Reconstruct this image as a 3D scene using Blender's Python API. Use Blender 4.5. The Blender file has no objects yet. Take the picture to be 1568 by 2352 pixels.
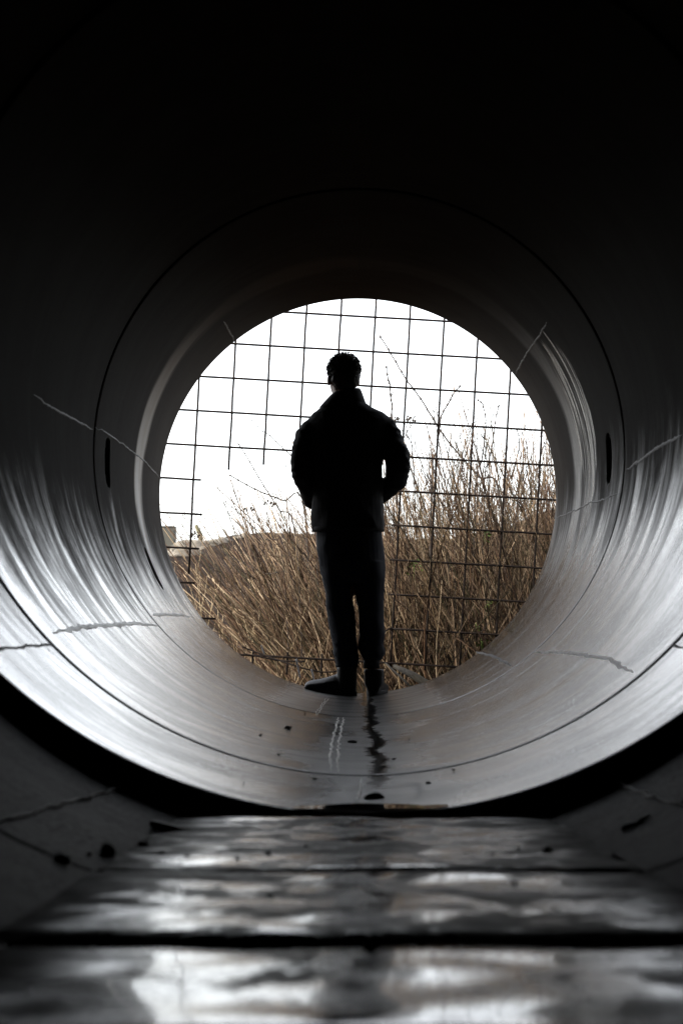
import bpy, bmesh, math, random
from mathutils import Vector, Matrix, noise as mn
random.seed(7)
R_ = math.radians
sc = bpy.context.scene
col = sc.collection

# ------------------------------------------------------------------ camera
FP = 4100.0                       # focal length in units of a 1568 x 2352 picture
CAM = Vector((-0.021, 0.0, 0.359))
PITCH, YAW = math.atan(260/FP), math.atan(28/FP)
cd = bpy.data.cameras.new("camera"); cam = bpy.data.objects.new("camera", cd); col.objects.link(cam)
cam.location = CAM
cam.rotation_euler = (math.pi/2 + PITCH, 0, YAW)
cd.sensor_fit = 'VERTICAL'; cd.sensor_height = 36.0; cd.sensor_width = 24.0
cd.lens = 36.0*FP/2352
cd.clip_start = 0.05; cd.clip_end = 3000
cd.dof.use_dof = True; cd.dof.focus_distance = 9.4; cd.dof.aperture_fstop = 6.5
sc.camera = cam
CM = cam.rotation_euler.to_matrix()
def ray(px, py): return (CM @ Vector(((px-784)/FP, -(py-1176)/FP, -1))).normalized()
def at(px, py, Y):
    d = ray(px, py); return CAM + d*((Y-CAM.y)/d.y)

# ------------------------------------------------------------------ world, sun, exposure
SUN_EL, SUN_AZ = 40, 245          # from the left, a little behind, through thin cloud
w = bpy.data.worlds.new("World"); sc.world = w; w.use_nodes = True
nt = w.node_tree; bg = nt.nodes['Background']
sky = nt.nodes.new('ShaderNodeTexSky'); sky.sky_type = 'NISHITA'; sky.sun_disc = False
sky.sun_elevation = R_(SUN_EL); sky.sun_rotation = R_(SUN_AZ)
sky.dust_density = 2.0; sky.air_density = 1.0; sky.ozone_density = 1.0
hs = nt.nodes.new('ShaderNodeHueSaturation'); hs.inputs['Saturation'].default_value = 0.22
nt.links.new(sky.outputs[0], hs.inputs['Color']); nt.links.new(hs.outputs[0], bg.inputs[0])
bg.inputs[1].default_value = 0.15
sd = bpy.data.lights.new("sun", 'SUN'); sun = bpy.data.objects.new("sun", sd); col.objects.link(sun)
sd.energy = 2.0; sd.angle = R_(0.8); sd.color = (1.0, 0.93, 0.82)
# the sky texture measures rotation clockwise from +Y
sv = Vector((math.sin(R_(SUN_AZ))*math.cos(R_(SUN_EL)), math.cos(R_(SUN_AZ))*math.cos(R_(SUN_EL)), math.sin(R_(SUN_EL))))
sun.rotation_euler = sv.to_track_quat('Z', 'Y').to_euler()
sc.view_settings.view_transform = 'Standard'; sc.view_settings.look = 'None'
sc.view_settings.exposure = 1.98; sc.view_settings.gamma = 1.0
sc.render.engine = 'CYCLES'
sc.cycles.use_denoising = True
sc.cycles.max_bounces = 10; sc.cycles.diffuse_bounces = 5; sc.cycles.glossy_bounces = 5
sc.cycles.sample_clamp_indirect = 6.0

# ------------------------------------------------------------------ helpers
def tag(o, label=None, cat=None, group=None, kind=None):
    if label: o['label'] = label
    if cat: o['category'] = cat
    if group: o['group'] = group
    if kind: o['kind'] = kind
    return o
def empty(name, loc, rot=(0, 0, 0)):
    o = bpy.data.objects.new(name, None); o.empty_display_size = 0.1
    o.location = loc; o.rotation_euler = rot; col.objects.link(o); return o
class MB:
    def __init__(s): s.v = []; s.f = []; s.c = []; s.uv = None
    def add(s, vs, fs, c=None):
        b = len(s.v); s.v.extend([tuple(x) for x in vs]); s.f.extend([tuple(b+i for i in f) for f in fs])
        if c is not None: s.c.extend([c]*len(vs))
    def tube(s, pts, rads, n=6, c=None, squash=1.0):
        pts = [Vector(p) for p in pts]; m = len(pts)
        vs = []; up = None
        for i, p in enumerate(pts):
            t = (pts[min(i+1, m-1)] - pts[max(i-1, 0)])
            t = t.normalized() if t.length > 1e-9 else Vector((0, 0, 1))
            if up is None:
                up = Vector((0, 1, 0)) if abs(t.y) < .9 else Vector((1, 0, 0))
            a = (up - t*up.dot(t)).normalized(); b = t.cross(a); up = a
            r = rads[i] if hasattr(rads, '__len__') else rads
            for k in range(n):
                q = 2*math.pi*k/n
                vs.append(p + a*math.cos(q)*r*squash + b*math.sin(q)*r)
        fs = []
        for i in range(m-1):
            for k in range(n):
                k2 = (k+1) % n
                fs.append((i*n+k, i*n+k2, (i+1)*n+k2, (i+1)*n+k))
        fs.append(tuple(range(n))[::-1]); fs.append(tuple((m-1)*n+k for k in range(n)))
        s.add(vs, fs, c)
    def loft(s, rings, n=20, c=None):
        """rings: (cx, cy, cz, rx, ry) horizontal ellipses from top to bottom or bottom to top"""
        vs = []; fs = []; m = len(rings)
        for (cx, cy, cz, rx, ry) in rings:
            for k in range(n):
                q = 2*math.pi*k/n; vs.append((cx+rx*math.cos(q), cy+ry*math.sin(q), cz))
        for i in range(m-1):
            for k in range(n):
                k2 = (k+1) % n; fs.append((i*n+k, i*n+k2, (i+1)*n+k2, (i+1)*n+k))
        fs.append(tuple(range(n))[::-1]); fs.append(tuple((m-1)*n+k for k in range(n)))
        s.add(vs, fs, c)
    def ball(s, p, r, sx=1, sy=1, sz=1, sub=2, rot=None):
        bm = bmesh.new(); bmesh.ops.create_icosphere(bm, subdivisions=sub, radius=1)
        M = Matrix.Diagonal((r*sx, r*sy, r*sz))
        if rot is not None: M = rot @ M
        p = Vector(p)
        vs = [M @ v.co + p for v in bm.verts]; fs = [[v.index for v in f.verts] for f in bm.faces]; bm.free(); s.add(vs, fs)
    def box(s, lo, hi):
        x0, y0, z0 = lo; x1, y1, z1 = hi
        s.add([(x0,y0,z0),(x1,y0,z0),(x1,y1,z0),(x0,y1,z0),(x0,y0,z1),(x1,y0,z1),(x1,y1,z1),(x0,y1,z1)],
              [(0,3,2,1),(4,5,6,7),(0,1,5,4),(1,2,6,5),(2,3,7,6),(3,0,4,7)])
    def mesh(s, name, smooth=True, fixn=True):
        me = bpy.data.meshes.new(name); me.from_pydata(s.v, [], s.f)
        if s.c:
            ca = me.color_attributes.new('tone', 'FLOAT_COLOR', 'POINT')
            flat = []
            for c in s.c: flat += [c[0], c[1], c[2], 1.0]
            ca.data.foreach_set('color', flat)
        if fixn:
            bm = bmesh.new(); bm.from_mesh(me); bmesh.ops.recalc_face_normals(bm, faces=bm.faces); bm.to_mesh(me); bm.free()
        if smooth: me.polygons.foreach_set('use_smooth', [True]*len(me.polygons))
        me.update(); return me
    def build(s, name, mat, parent=None, smooth=True, fixn=True):
        me = s.mesh(name, smooth, fixn); me.materials.append(mat)
        o = bpy.data.objects.new(name, me); col.objects.link(o)
        if parent is not None:
            o.parent = parent
            o.matrix_parent_inverse = parent_matrix(parent).inverted()
        return o
def parent_matrix(p):
    m = Matrix.LocRotScale(p.location, p.rotation_euler, p.scale)
    return (parent_matrix(p.parent) @ p.matrix_parent_inverse @ m) if p.parent else m
def remeshed(mb, name, mat, parent, voxel, smooth=4, wrinkle=0.0, wfreq=6.0, bump=None):
    me = mb.mesh(name); t = bpy.data.objects.new('temp', me); col.objects.link(t)
    r = t.modifiers.new('r', 'REMESH'); r.mode = 'VOXEL'; r.voxel_size = voxel
    s = t.modifiers.new('s', 'SMOOTH'); s.iterations = smooth; s.factor = .5
    dg = bpy.context.evaluated_depsgraph_get(); dg.update()
    m2 = bpy.data.meshes.new_from_object(t.evaluated_get(dg)); m2.name = name
    bpy.data.objects.remove(t); bpy.data.meshes.remove(me)
    if wrinkle or bump:
        nr = [v.normal.copy() for v in m2.vertices]
        for v, n in zip(m2.vertices, nr):
            d = 0.0
            if wrinkle:
                p = v.co*wfreq
                k = mn.noise(Vector((p.x*1.3+p.z*.5, p.y*1.3, p.z*.7))) + .5*mn.noise(Vector((p.x*2.1+7, p.y*2.1, p.z*1.9)))
                d = wrinkle*(1-2*abs(k))
            if bump: d += bump(v.co)
            v.co += n*d
    m2.polygons.foreach_set('use_smooth', [True]*len(m2.polygons))
    m2.materials.clear(); m2.materials.append(mat)
    o = bpy.data.objects.new(name, m2); col.objects.link(o)
    if parent is not None:
        o.parent = parent; o.matrix_parent_inverse = parent_matrix(parent).inverted()
    return o

# ------------------------------------------------------------------ materials
class NB:
    def __init__(s, name):
        s.m = bpy.data.materials.new(name); s.m.use_nodes = True; s.t = s.m.node_tree
        s.b = s.t.nodes['Principled BSDF']
    def n(s, typ, **kw):
        o = s.t.nodes.new(typ)
        for k, v in kw.items(): setattr(o, k, v)
        return o
    def l(s, a, b): s.t.links.new(a, b)
    def math(s, op, a, b=None, c=None, clamp=False):
        o = s.n('ShaderNodeMath', operation=op, use_clamp=clamp)
        for i, x in enumerate((a, b, c)):
            if x is None: continue
            if isinstance(x, (int, float)): o.inputs[i].default_value = x
            else: s.l(x, o.inputs[i])
        return o.outputs[0]
    def noise(s, vec, scale=1, detail=4, rough=.55, dist=0.0):
        o = s.n('ShaderNodeTexNoise'); o.inputs['Scale'].default_value = scale
        o.inputs['Detail'].default_value = detail; o.inputs['Roughness'].default_value = rough
        o.inputs['Distortion'].default_value = dist
        s.l(vec, o.inputs['Vector']); return o.outputs['Fac']
    def map(s, vec, scale=(1, 1, 1), loc=(0, 0, 0)):
        o = s.n('ShaderNodeMapping'); o.inputs['Scale'].default_value = scale; o.inputs['Location'].default_value = loc
        s.l(vec, o.inputs['Vector']); return o.outputs[0]
    def rng(s, x, a, b, c=0.0, d=1.0, smooth=True):
        o = s.n('ShaderNodeMapRange'); o.interpolation_type = 'SMOOTHSTEP' if smooth else 'LINEAR'
        o.inputs['From Min'].default_value = a; o.inputs['From Max'].default_value = b
        o.inputs['To Min'].default_value = c; o.inputs['To Max'].default_value = d
        s.l(x, o.inputs['Value']); return o.outputs[0]
    def mix(s, f, a, b):
        o = s.n('ShaderNodeMix', data_type='RGBA')
        if isinstance(f, (int, float)): o.inputs[0].default_value = f
        else: s.l(f, o.inputs[0])
        for i, x in ((6, a), (7, b)):
            if isinstance(x, tuple): o.inputs[i].default_value = (*x, 1)
            else: s.l(x, o.inputs[i])
        return o.outputs[2]
    def fmix(s, f, a, b):
        o = s.n('ShaderNodeMix', data_type='FLOAT')
        if isinstance(f, (int, float)): o.inputs[0].default_value = f
        else: s.l(f, o.inputs[0])
        for i, x in ((2, a), (3, b)):
            if isinstance(x, (int, float)): o.inputs[i].default_value = x
            else: s.l(x, o.inputs[i])
        return o.outputs[0]
    def bump(s, h, strength, dist):
        o = s.n('ShaderNodeBump'); o.inputs['Strength'].default_value = strength; o.inputs['Distance'].default_value = dist
        s.l(h, o.inputs['Height']); s.l(o.outputs[0], s.b.inputs['Normal'])
def simple(name, colr, rough=.7, c2=None, scale=20, spec=.5, bump=0.0, bscale=60):
    q = NB(name); tc = q.n('ShaderNodeTexCoord').outputs['Object']
    if c2: q.l(q.mix(q.rng(q.noise(tc, scale, 5), .3, .7), colr, c2), q.b.inputs['Base Color'])
    else: q.b.inputs['Base Color'].default_value = (*colr, 1)
    q.b.inputs['Roughness'].default_value = rough; q.b.inputs['Specular IOR Level'].default_value = spec
    if bump: q.bump(q.noise(tc, bscale, 6), 1.0, bump)
    return q.m

def concrete(name, dark=1.0, near=False):   # near: the darker, duller rings
    q = NB(name)
    uv = q.n('ShaderNodeUVMap').outputs[0]          # u = metres round the pipe from its bottom, v = metres along it
    sep = q.n('ShaderNodeSeparateXYZ'); q.l(uv, sep.inputs[0]); u, v = sep.outputs[0], sep.outputs[1]
    big = q.noise(q.map(uv, (1.6, 2.2, 1)), 1.0, 4)
    st1 = q.noise(q.map(uv, (.8, 10, 1)), 1.0, 5, .6, .4)      # trowel streaks run round the pipe
    st2 = q.noise(q.map(uv, (2.6, 60, 1), (3.1, 0, 0)), 1.0, 4, .6)
    fine = q.noise(uv, 160, 5, .65)
    blot = q.noise(q.map(uv, (1.7, 5, 1), (9, 2, 0)), 1.0, 7, .68, .6)
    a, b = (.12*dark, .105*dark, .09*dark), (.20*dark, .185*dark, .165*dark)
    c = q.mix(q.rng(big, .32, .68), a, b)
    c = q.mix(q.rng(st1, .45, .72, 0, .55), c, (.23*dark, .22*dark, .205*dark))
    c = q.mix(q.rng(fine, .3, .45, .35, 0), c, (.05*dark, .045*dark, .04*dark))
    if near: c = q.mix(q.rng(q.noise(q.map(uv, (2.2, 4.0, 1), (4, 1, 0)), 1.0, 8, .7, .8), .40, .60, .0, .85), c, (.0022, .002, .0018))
    c = q.mix(q.rng(blot, .5, .68, 0, .6), c, (.075*dark, .066*dark, .055*dark))       # old damp stains
    # pinholes and specks
    vo = q.n('ShaderNodeTexVoronoi'); vo.inputs['Scale'].default_value = 26; q.l(uv, vo.inputs['Vector'])
    pin = q.rng(vo.outputs['Distance'], .05, .11, 1, 0)
    vsel = q.n('ShaderNodeSeparateColor'); q.l(vo.outputs['Color'], vsel.inputs[0])
    pin = q.math('MULTIPLY', pin, q.math('GREATER_THAN', vsel.outputs[0], .6))
    c = q.mix(pin, c, (.03, .028, .025))
    grit = q.math('MULTIPLY', q.rng(q.noise(uv, 75, 6, .7), .52, .66), q.rng(q.noise(uv, 5, 4), .38, .62, .25, 1))
    # damp strip and trickle along the bottom of the pipe
    wob = q.math('MULTIPLY', q.math('SUBTRACT', q.noise(q.map(uv, (2.0, 1.4, 1)), 1.0, 5, .6), .5), .55)
    dist = q.math('ABSOLUTE', q.math('ADD', q.math('SUBTRACT', u, .03), wob))
    damp = q.rng(dist, .06, .24, 1, 0)
    vein = q.math('ABSOLUTE', q.math('SUBTRACT', q.math('ADD', u, q.math('MULTIPLY', q.math('SUBTRACT', q.noise(q.map(uv, (.8, 1.5, 1)), 1.0, 8, .66), .5), .15)), .045))
    vein = q.math('MULTIPLY', q.rng(q.math('ADD', vein, q.math('MULTIPLY', q.math('SUBTRACT', q.noise(q.map(uv, (14, 30, 1)), 1.0, 5), .5), .07)), .006, .03, 1, 0), q.rng(v, 3.9, 4.3))
    lip = q.math('MULTIPLY', q.rng(v, 7.06, 7.10), q.rng(q.math('ABSOLUTE', u), .30, .42, 1, 0))   # wet floor of the last ring
    # patch of smooth smeared sealant on the right wall of the last ring
    du = q.math('DIVIDE', q.math('SUBTRACT', u, 1.82), .60); dv = q.math('DIVIDE', q.math('SUBTRACT', v, 8.12), .33)
    rr = q.math('SQRT', q.math('ADD', q.math('MULTIPLY', du, du), q.math('MULTIPLY', dv, dv)))
    rr = q.math('ADD', rr, q.math('MULTIPLY', q.math('SUBTRACT', q.noise(q.map(uv, (1.2, 7, 1)), 1.0, 3), .5), 1.3))
    patch = q.math('MULTIPLY', q.rng(rr, .75, .85, 1, 0), q.math('GREATER_THAN', v, 7.07))
    patch = q.math('MULTIPLY', patch, q.rng(q.noise(q.map(uv, (1.6, 34, 1), (5, 5, 0)), 1.0, 4, .6, .5), .40, .60, .1, 1))
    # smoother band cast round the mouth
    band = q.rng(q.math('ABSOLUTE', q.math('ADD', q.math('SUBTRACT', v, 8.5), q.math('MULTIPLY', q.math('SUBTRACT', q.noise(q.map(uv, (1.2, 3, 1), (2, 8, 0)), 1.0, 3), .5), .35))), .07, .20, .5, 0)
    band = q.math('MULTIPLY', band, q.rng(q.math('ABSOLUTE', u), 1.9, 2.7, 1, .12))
    c = q.mix(q.math('MULTIPLY', damp, .55), c, (.05, .047, .042))
    c = q.mix(q.math('MULTIPLY', vein, .8), c, (.02, .018, .016))
    c = q.mix(q.math('MULTIPLY', lip, .6), c, (.045, .047, .05))
    c = q.mix(q.math('MULTIPLY', patch, .5), c, (.07, .065, .06))
    q.l(c, q.b.inputs['Base Color'])
    # below an uneven high-water line the concrete is worn smooth; above it the surface is dry, rough and dull
    edge = q.math('ADD', q.math('ABSOLUTE', q.math('SUBTRACT', u, .13)), q.math('MULTIPLY', q.math('SUBTRACT', st1, .5), .5))
    edge = q.math('ADD', edge, q.math('MULTIPLY', q.math('SUBTRACT', blot, .5), .7))
    edge = q.math('ADD', edge, q.math('MULTIPLY', q.math('SUBTRACT', st2, .5), .22))
    dry = q.math('MULTIPLY', q.rng(edge, .98, 1.62), q.math('SUBTRACT', 1.0, band))  # dry part; its colour also holds bounced light and shade
    c = q.mix(q.math('MULTIPLY', dry, .7), c, (.105*dark, .080*dark, .060*dark))    # brown bounced light and upper-pipe shade put into the dry part's colour
    c = q.mix(q.math('MULTIPLY', q.math('MULTIPLY', band, 1.7), q.rng(u, -1.0, -1.5)), c, (.26, .185, .115))       # tan light reflected off the grass, painted on the left of the mouth
    q.l(c, q.b.inputs['Base Color'])
    rg = q.fmix(q.rng(st1, .35, .7), .215, .235)
    rg = q.math('ADD', rg, q.math('MULTIPLY', q.math('SUBTRACT', blot, .5), .22))
    rg = q.math('ADD', rg, q.math('MULTIPLY', q.math('SUBTRACT', fine, .5), .25))
    rg = q.math('ADD', rg, q.math('MULTIPLY', q.math('SUBTRACT', st2, .5), .05))
    rg = q.fmix(dry, rg, .8)
    rg = q.fmix(damp, rg, .33)
    rg = q.fmix(q.math('MULTIPLY', lip, .9), rg, .3)
    rg = q.fmix(vein, rg, .10)
    rg = q.fmix(patch, rg, .16)
    if near: rg = q.math('ADD', q.math('MULTIPLY', rg, .4), .42)
    q.l(rg, q.b.inputs['Roughness'])
    h = q.math('ADD', q.math('MULTIPLY', st1, .14), q.math('ADD', q.math('MULTIPLY', st2, .03), q.math('MULTIPLY', fine, .34)))
    h = q.math('ADD', h, q.math('MULTIPLY', big, 1.2))
    h = q.math('SUBTRACT', h, q.math('MULTIPLY', pin, .25))
    if near: h = q.math('ADD', h, q.math('ADD', q.math('MULTIPLY', blot, 1.6), q.math('MULTIPLY', grit, .5)))
    q.bump(h, .6, .010 if near else .0025)
    dull = q.math('MAXIMUM', pin, q.math('MULTIPLY', grit, .75))
    spec = q.fmix(patch, q.fmix(dry, .7, .06), q.rng(st1, .4, .62, .05, .4))
    spec = q.math('MULTIPLY', spec, q.math('SUBTRACT', 1.0, dull))
    if not near:                     # thin film of water on the worn part
        q.l(q.math('MULTIPLY', q.fmix(patch, q.fmix(dry, q.rng(blot, .38, .6, 1.0, .35), .0), 0.0), q.math('SUBTRACT', 1.0, dull)), q.b.inputs['Coat Weight']); q.l(q.math('MULTIPLY', rg, .8), q.b.inputs['Coat Roughness'])
        q.b.inputs['Coat IOR'].default_value = 1.4
    if near: spec = q.math('MULTIPLY', spec, .04)
    q.l(spec, q.b.inputs['Specular IOR Level'])
    return q.m
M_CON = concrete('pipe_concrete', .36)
M_CON2 = concrete('dark_dull_concrete', .055, True)
M_MORTAR = simple('mortar', (.10, .095, .088), .5, (.05, .046, .042), 30, bump=.004, bscale=120)
M_LIME = simple('lime_deposit', (.82, .82, .80), .28, (.6, .59, .56), 35, .6, bump=.004, bscale=150)
M_LIGHT_BLOCK = simple('light_block_black', (.012, .012, .012), .9)

def slab_mat():
    q = NB('wet_slab')
    tc = q.n('ShaderNodeTexCoord').outputs['Object']
    n1 = q.noise(q.map(tc, (5.0, 5.5, 3)), 1.0, 9, .70, .8)
    n2 = q.noise(q.map(tc, (15, 13, 9)), 1.0, 6, .65, .4)
    n3 = q.noise(tc, 120, 5, .65)
    sx = q.n('ShaderNodeSeparateXYZ'); q.l(tc, sx.inputs[0])
    side = q.math('ADD', q.math('ABSOLUTE', sx.outputs[0]), q.math('MULTIPLY', q.math('SUBTRACT', q.noise(q.map(tc, (5, 9, 5)), 1.0, 5, .65), .5), .30))   # silt gathers along both sides
    silt = q.rng(side, .20, .33)
    wet = q.math('ADD', q.math('MULTIPLY', q.math('SUBTRACT', n2, .5), .7), q.rng(sx.outputs[1], 1.60, 1.66, .07, 0))
    wet = q.rng(q.math('ADD', n1, wet), .42, .57)
    wet = q.math('MULTIPLY', wet, q.math('SUBTRACT', 1.0, silt))
    c = q.mix(q.rng(n2, .3, .7), (.010, .0095, .009), (.020, .019, .018))
    c = q.mix(wet, c, (.018, .0175, .017))
    q.l(c, q.b.inputs['Base Color'])
    q.l(q.fmix(wet, q.rng(n2, .3, .7, .4, .65), q.math('ADD', q.rng(n2, .4, .7, .09, .22), q.math('MULTIPLY', q.math('SUBTRACT', n3, .5), .25))), q.b.inputs['Roughness'])
    q.l(q.math('MULTIPLY', q.fmix(wet, q.fmix(silt, .06, .03), .6), q.rng(n3, .54, .64, 1, .15)), q.b.inputs['Specular IOR Level'])
    q.l(q.math('MULTIPLY', q.math('MULTIPLY', wet, .6), q.rng(n3, .54, .64, 1, .1)), q.b.inputs['Coat Weight']); q.b.inputs['Coat Roughness'].default_value = .06; q.b.inputs['Coat IOR'].default_value = 1.4
    h = q.math('ADD', q.math('MULTIPLY', n2, q.fmix(wet, .5, .12)), q.math('MULTIPLY', n3, q.fmix(wet, .5, .12)))
    q.bump(q.math('ADD', h, q.math('MULTIPLY', n1, .4)), .6, .0018)
    return q.m
M_SLAB = slab_mat()
def water_mat():
    q = NB('standing_water'); tc = q.n('ShaderNodeTexCoord').outputs['Object']
    q.b.inputs['Base Color'].default_value = (.012, .011, .010, 1); q.b.inputs['Roughness'].default_value = .02
    q.b.inputs['IOR'].default_value = 1.33
    q.bump(q.noise(tc, 14, 2), .12, .004); return q.m
M_WATER = water_mat()

# ------------------------------------------------------------------ the pipe: rings
R = 1.05
RB, RC = R+.004, R+.010          # each nearer ring is a little wider, so the end of the next one shows as a dark edge
Y_END, Y1, Y2, Y3 = 9.46, 7.06, 4.345, 3.47
TILT = math.atan(.0454)
RN = 1.06
NEAR = Matrix.Translation((0, Y3, 1.0)) @ Matrix.Rotation(-TILT, 4, 'X')   # frame of the nearer, sloping run (origin on its axis)
FAR = Matrix.Translation((0, 0, R)); FB = Matrix.Translation((0, 0, R+.0025)); FC = Matrix.Translation((0, 0, R+.006))
def cyl_hit(px, py, frame=FAR, r=R):
    inv = frame.inverted(); o = inv @ CAM; d = inv.to_3x3() @ ray(px, py)
    a = d.x*d.x + d.z*d.z; b = 2*(o.x*d.x + o.z*d.z); c = o.x*o.x + o.z*o.z - r*r
    t = (-b + math.sqrt(b*b - 4*a*c))/(2*a); p = o + d*t
    return math.atan2(p.x, -p.z), p.y            # angle from the bottom (positive to the right), metres along
def cyl_pt(th, y, off=0.0, frame=FAR, r=R):
    return frame @ Vector(((r-off)*math.sin(th), y, -(r-off)*math.cos(th)))

def smooth(a, b, x):
    t = min(1, max(0, (x-a)/(b-a))); return t*t*(3-2*t)
def ring_mesh(name, y0, y1, r, frame, mat, parent, slots=(), thick=.12, voff=0.0, cap=False, nth=224):
    """closed ring; slots = (theta, y, half theta metres, half y metres, depth) pressed into the inner face"""
    ths = [-math.pi + 2*math.pi*i/nth for i in range(nth)]
    ys = [y0+.012 + (y1-y0-.024)*j/10 for j in range(11)]
    ys += [y0+.014, y0+.018, y0+.03, y1-.014, y1-.018, y1-.03]
    for (t, y, ht, hy, dp) in slots:
        k = 26
        ths += [t + (ht/r)*1.25*(2*i/k-1) for i in range(k+1)]
        ys += [y + hy*1.25*(2*i/18-1) for i in range(19)]
    ths = sorted(set(round(x, 5) for x in ths)); ys = sorted(set(round(x, 5) for x in ys if y0+.011 < x < y1-.011))
    prof = [(y0, .005, 0)] + [(y0+.003, .0015, 0)] + [(y, 0, 1) for y in ys] + [(y1-.003, .0015, 0), (y1, .005, 0), (y1, thick, 0), (y0, thick, 0)]
    n, m = len(ths), len(prof)
    vs = []; uvs = []
    for (y, o, inner) in prof:
        for th in ths:
            d = o
            if inner:
                for (t, ysl, ht, hy, dp) in slots:
                    a = (th-t)*r/ht; b = (y-ysl)/hy
                    q = (abs(a)**3.5 + abs(b)**3.5)
                    if q < 1.6: d += dp*(1-smooth(.82, 1.0, q))
            rr = r + d
            vs.append(frame @ Vector((rr*math.sin(th), y, -rr*math.cos(th)))); uvs.append((th*r, y+voff))
    fs = []; luv = []
    for j in range(m):
        j2 = (j+1) % m
        for i in range(n):
            i2 = (i+1) % n
            fs.append((j*n+i, j2*n+i, j2*n+i2, j*n+i2))
            e = 2*math.pi*r if i2 == 0 else 0
            for (jj, ii, ex) in ((j, i, 0), (j2, i, 0), (j2, i2, e), (j, i2, e)):
                a, b = uvs[jj*n+ii]; luv += [a+ex, b]
    me = bpy.data.meshes.new(name); me.from_pydata([tuple(v) for v in vs], [], fs)
    ul = me.uv_layers.new(name='UVMap'); ul.data.foreach_set('uv', luv)
    sm = []
    for j in range(m): sm += [2 <= j < m-5]*n
    me.polygons.foreach_set('use_smooth', sm)
    me.materials.append(mat); me.update()
    o = bpy.data.objects.new(name, me); col.objects.link(o)
    if parent is not None:
        o.parent = parent; o.matrix_parent_inverse = parent_matrix(parent).inverted()
    return o
def collar(parent, y, r, frame, w=.12):  # added sleeve over a joint, stops outside light leaking in
    mb = MB(); n = 96; vs = []; fs = []
    for (yy, rr) in ((y-w, r), (y+w, r), (y+w, r+.04), (y-w, r+.04)):
        for i in range(n):
            t = 2*math.pi*i/n; vs.append(frame @ Vector((rr*math.sin(t), yy, -rr*math.cos(t))))
    for j in range(4):
        for i in range(n): fs.append((j*n+i, j*n+(i+1) % n, ((j+1) % 4)*n+(i+1) % n, ((j+1) % 4)*n+i))
    mb.add(vs, fs); return mb.build('joint_light_block', M_LIGHT_BLOCK, parent)

def seam(parent, pix, width=.018, mat=None, frame=FAR, r=R, lift=.0038, label=None, double=False, amp=1.0):
    """ragged bead of mortar squeezed out along a joint line of the ring"""
    pts = [cyl_hit(x, y, frame, r) for x, y in pix]
    L = [0]
    for a, b in zip(pts, pts[1:]): L.append(L[-1] + math.hypot((b[0]-a[0])*r, b[1]-a[1]))
    N = max(24, int(L[-1]/.018)); mb = MB(); off = random.random()*50
    prev = None; rows = []
    def samp(s):
        for k in range(len(L)-1):
            if s <= L[k+1] or k == len(L)-2:
                f = (s-L[k])/max(1e-6, L[k+1]-L[k]); return (pts[k][0]+(pts[k+1][0]-pts[k][0])*f, pts[k][1]+(pts[k+1][1]-pts[k][1])*f)
    a, b = pts[0], pts[-1]
    dx, dy = (b[0]-a[0])*r, b[1]-a[1]; dl = math.hypot(dx, dy) or 1
    nx, ny = -dy/dl, dx/dl
    offs = (-.5*width*.9, .5*width*.9) if double else (0,)
    for oo in offs:
        vs = []; K = 7
        for i in range(N+1):
            s = L[-1]*i/N; th, y = samp(s)
            jig = mn.noise(Vector((s*9, off, oo*100)))*.007*amp + mn.noise(Vector((s*34, off+3, oo*100)))*.0025*amp + oo
            ww = (.62 if mat is M_LIME else .45)*width*(.55 if double else 1)*(.65+.6*abs(mn.noise(Vector((s*22, off+9, oo*90)))))*min(1, .25+6*min(i, N-i)/N)
            hh = lift*(.7+.8*abs(mn.noise(Vector((s*30, off+5, oo*70)))))
            for k in range(K):
                q = k/(K-1)*2-1
                e = jig + q*ww*(1+.25*mn.noise(Vector((s*60, k, off))))
                hgt = hh*(1-q*q)*(1+.5*mn.noise(Vector((s*80, q*3, off)))) - .002
                vs.append(cyl_pt(th+nx*e/r, y+ny*e, hgt, frame, r))
        fs = [(i*K+k, i*K+k+1, (i+1)*K+k+1, (i+1)*K+k) for i in range(N) for k in range(K-1)]
        mb.add(vs, fs)
    o = mb.build('mortar_seam', mat or M_MORTAR, parent)
    if label: o['label'] = label
    return o

# --- last ring, at the mouth
sA = [cyl_hit(247, 1062), cyl_hit(1398, 1053), cyl_hit(352, 1308), cyl_hit(1412, 1012)]
ringA = empty('concrete_pipe_ring', (0, Y1, 0)); GR = 'concrete rings that make up the pipe'
tag(ringA, 'last pale concrete pipe ring, at the open mouth where the person stands', 'pipe ring', GR)
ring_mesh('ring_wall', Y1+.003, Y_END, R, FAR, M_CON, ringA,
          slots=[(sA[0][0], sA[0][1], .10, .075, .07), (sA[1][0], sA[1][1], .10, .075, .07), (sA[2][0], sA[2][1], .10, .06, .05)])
collar(ringA, Y1, R+.130, FAR)  # added sleeve, blocks light at the joint
seam(ringA, [(371, 1101), (333, 1059), (294, 1029), (252, 998), (219, 982)], .016)
seam(ringA, [(352, 1414), (385, 1410), (415, 1412), (438, 1418)], .03, M_LIME, label='short white seam low on the left')
seam(ringA, [(1424, 1133), (1390, 1145), (1355, 1155), (1320, 1172), (1270, 1192)], .018)
seam(ringA, [(1255, 740), (1240, 768), (1210, 810), (1182, 858)], .022)
seam(ringA, [(514, 738), (526, 760), (538, 781)], .02)
seam(ringA, [(1092, 1497), (1130, 1506), (1175, 1530)], .03, label='pale seam low on the right')
seam(ringA, [(752, 1603), (740, 1620), (727, 1641)], .010, M_LIME, double=True, lift=.004)
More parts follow.
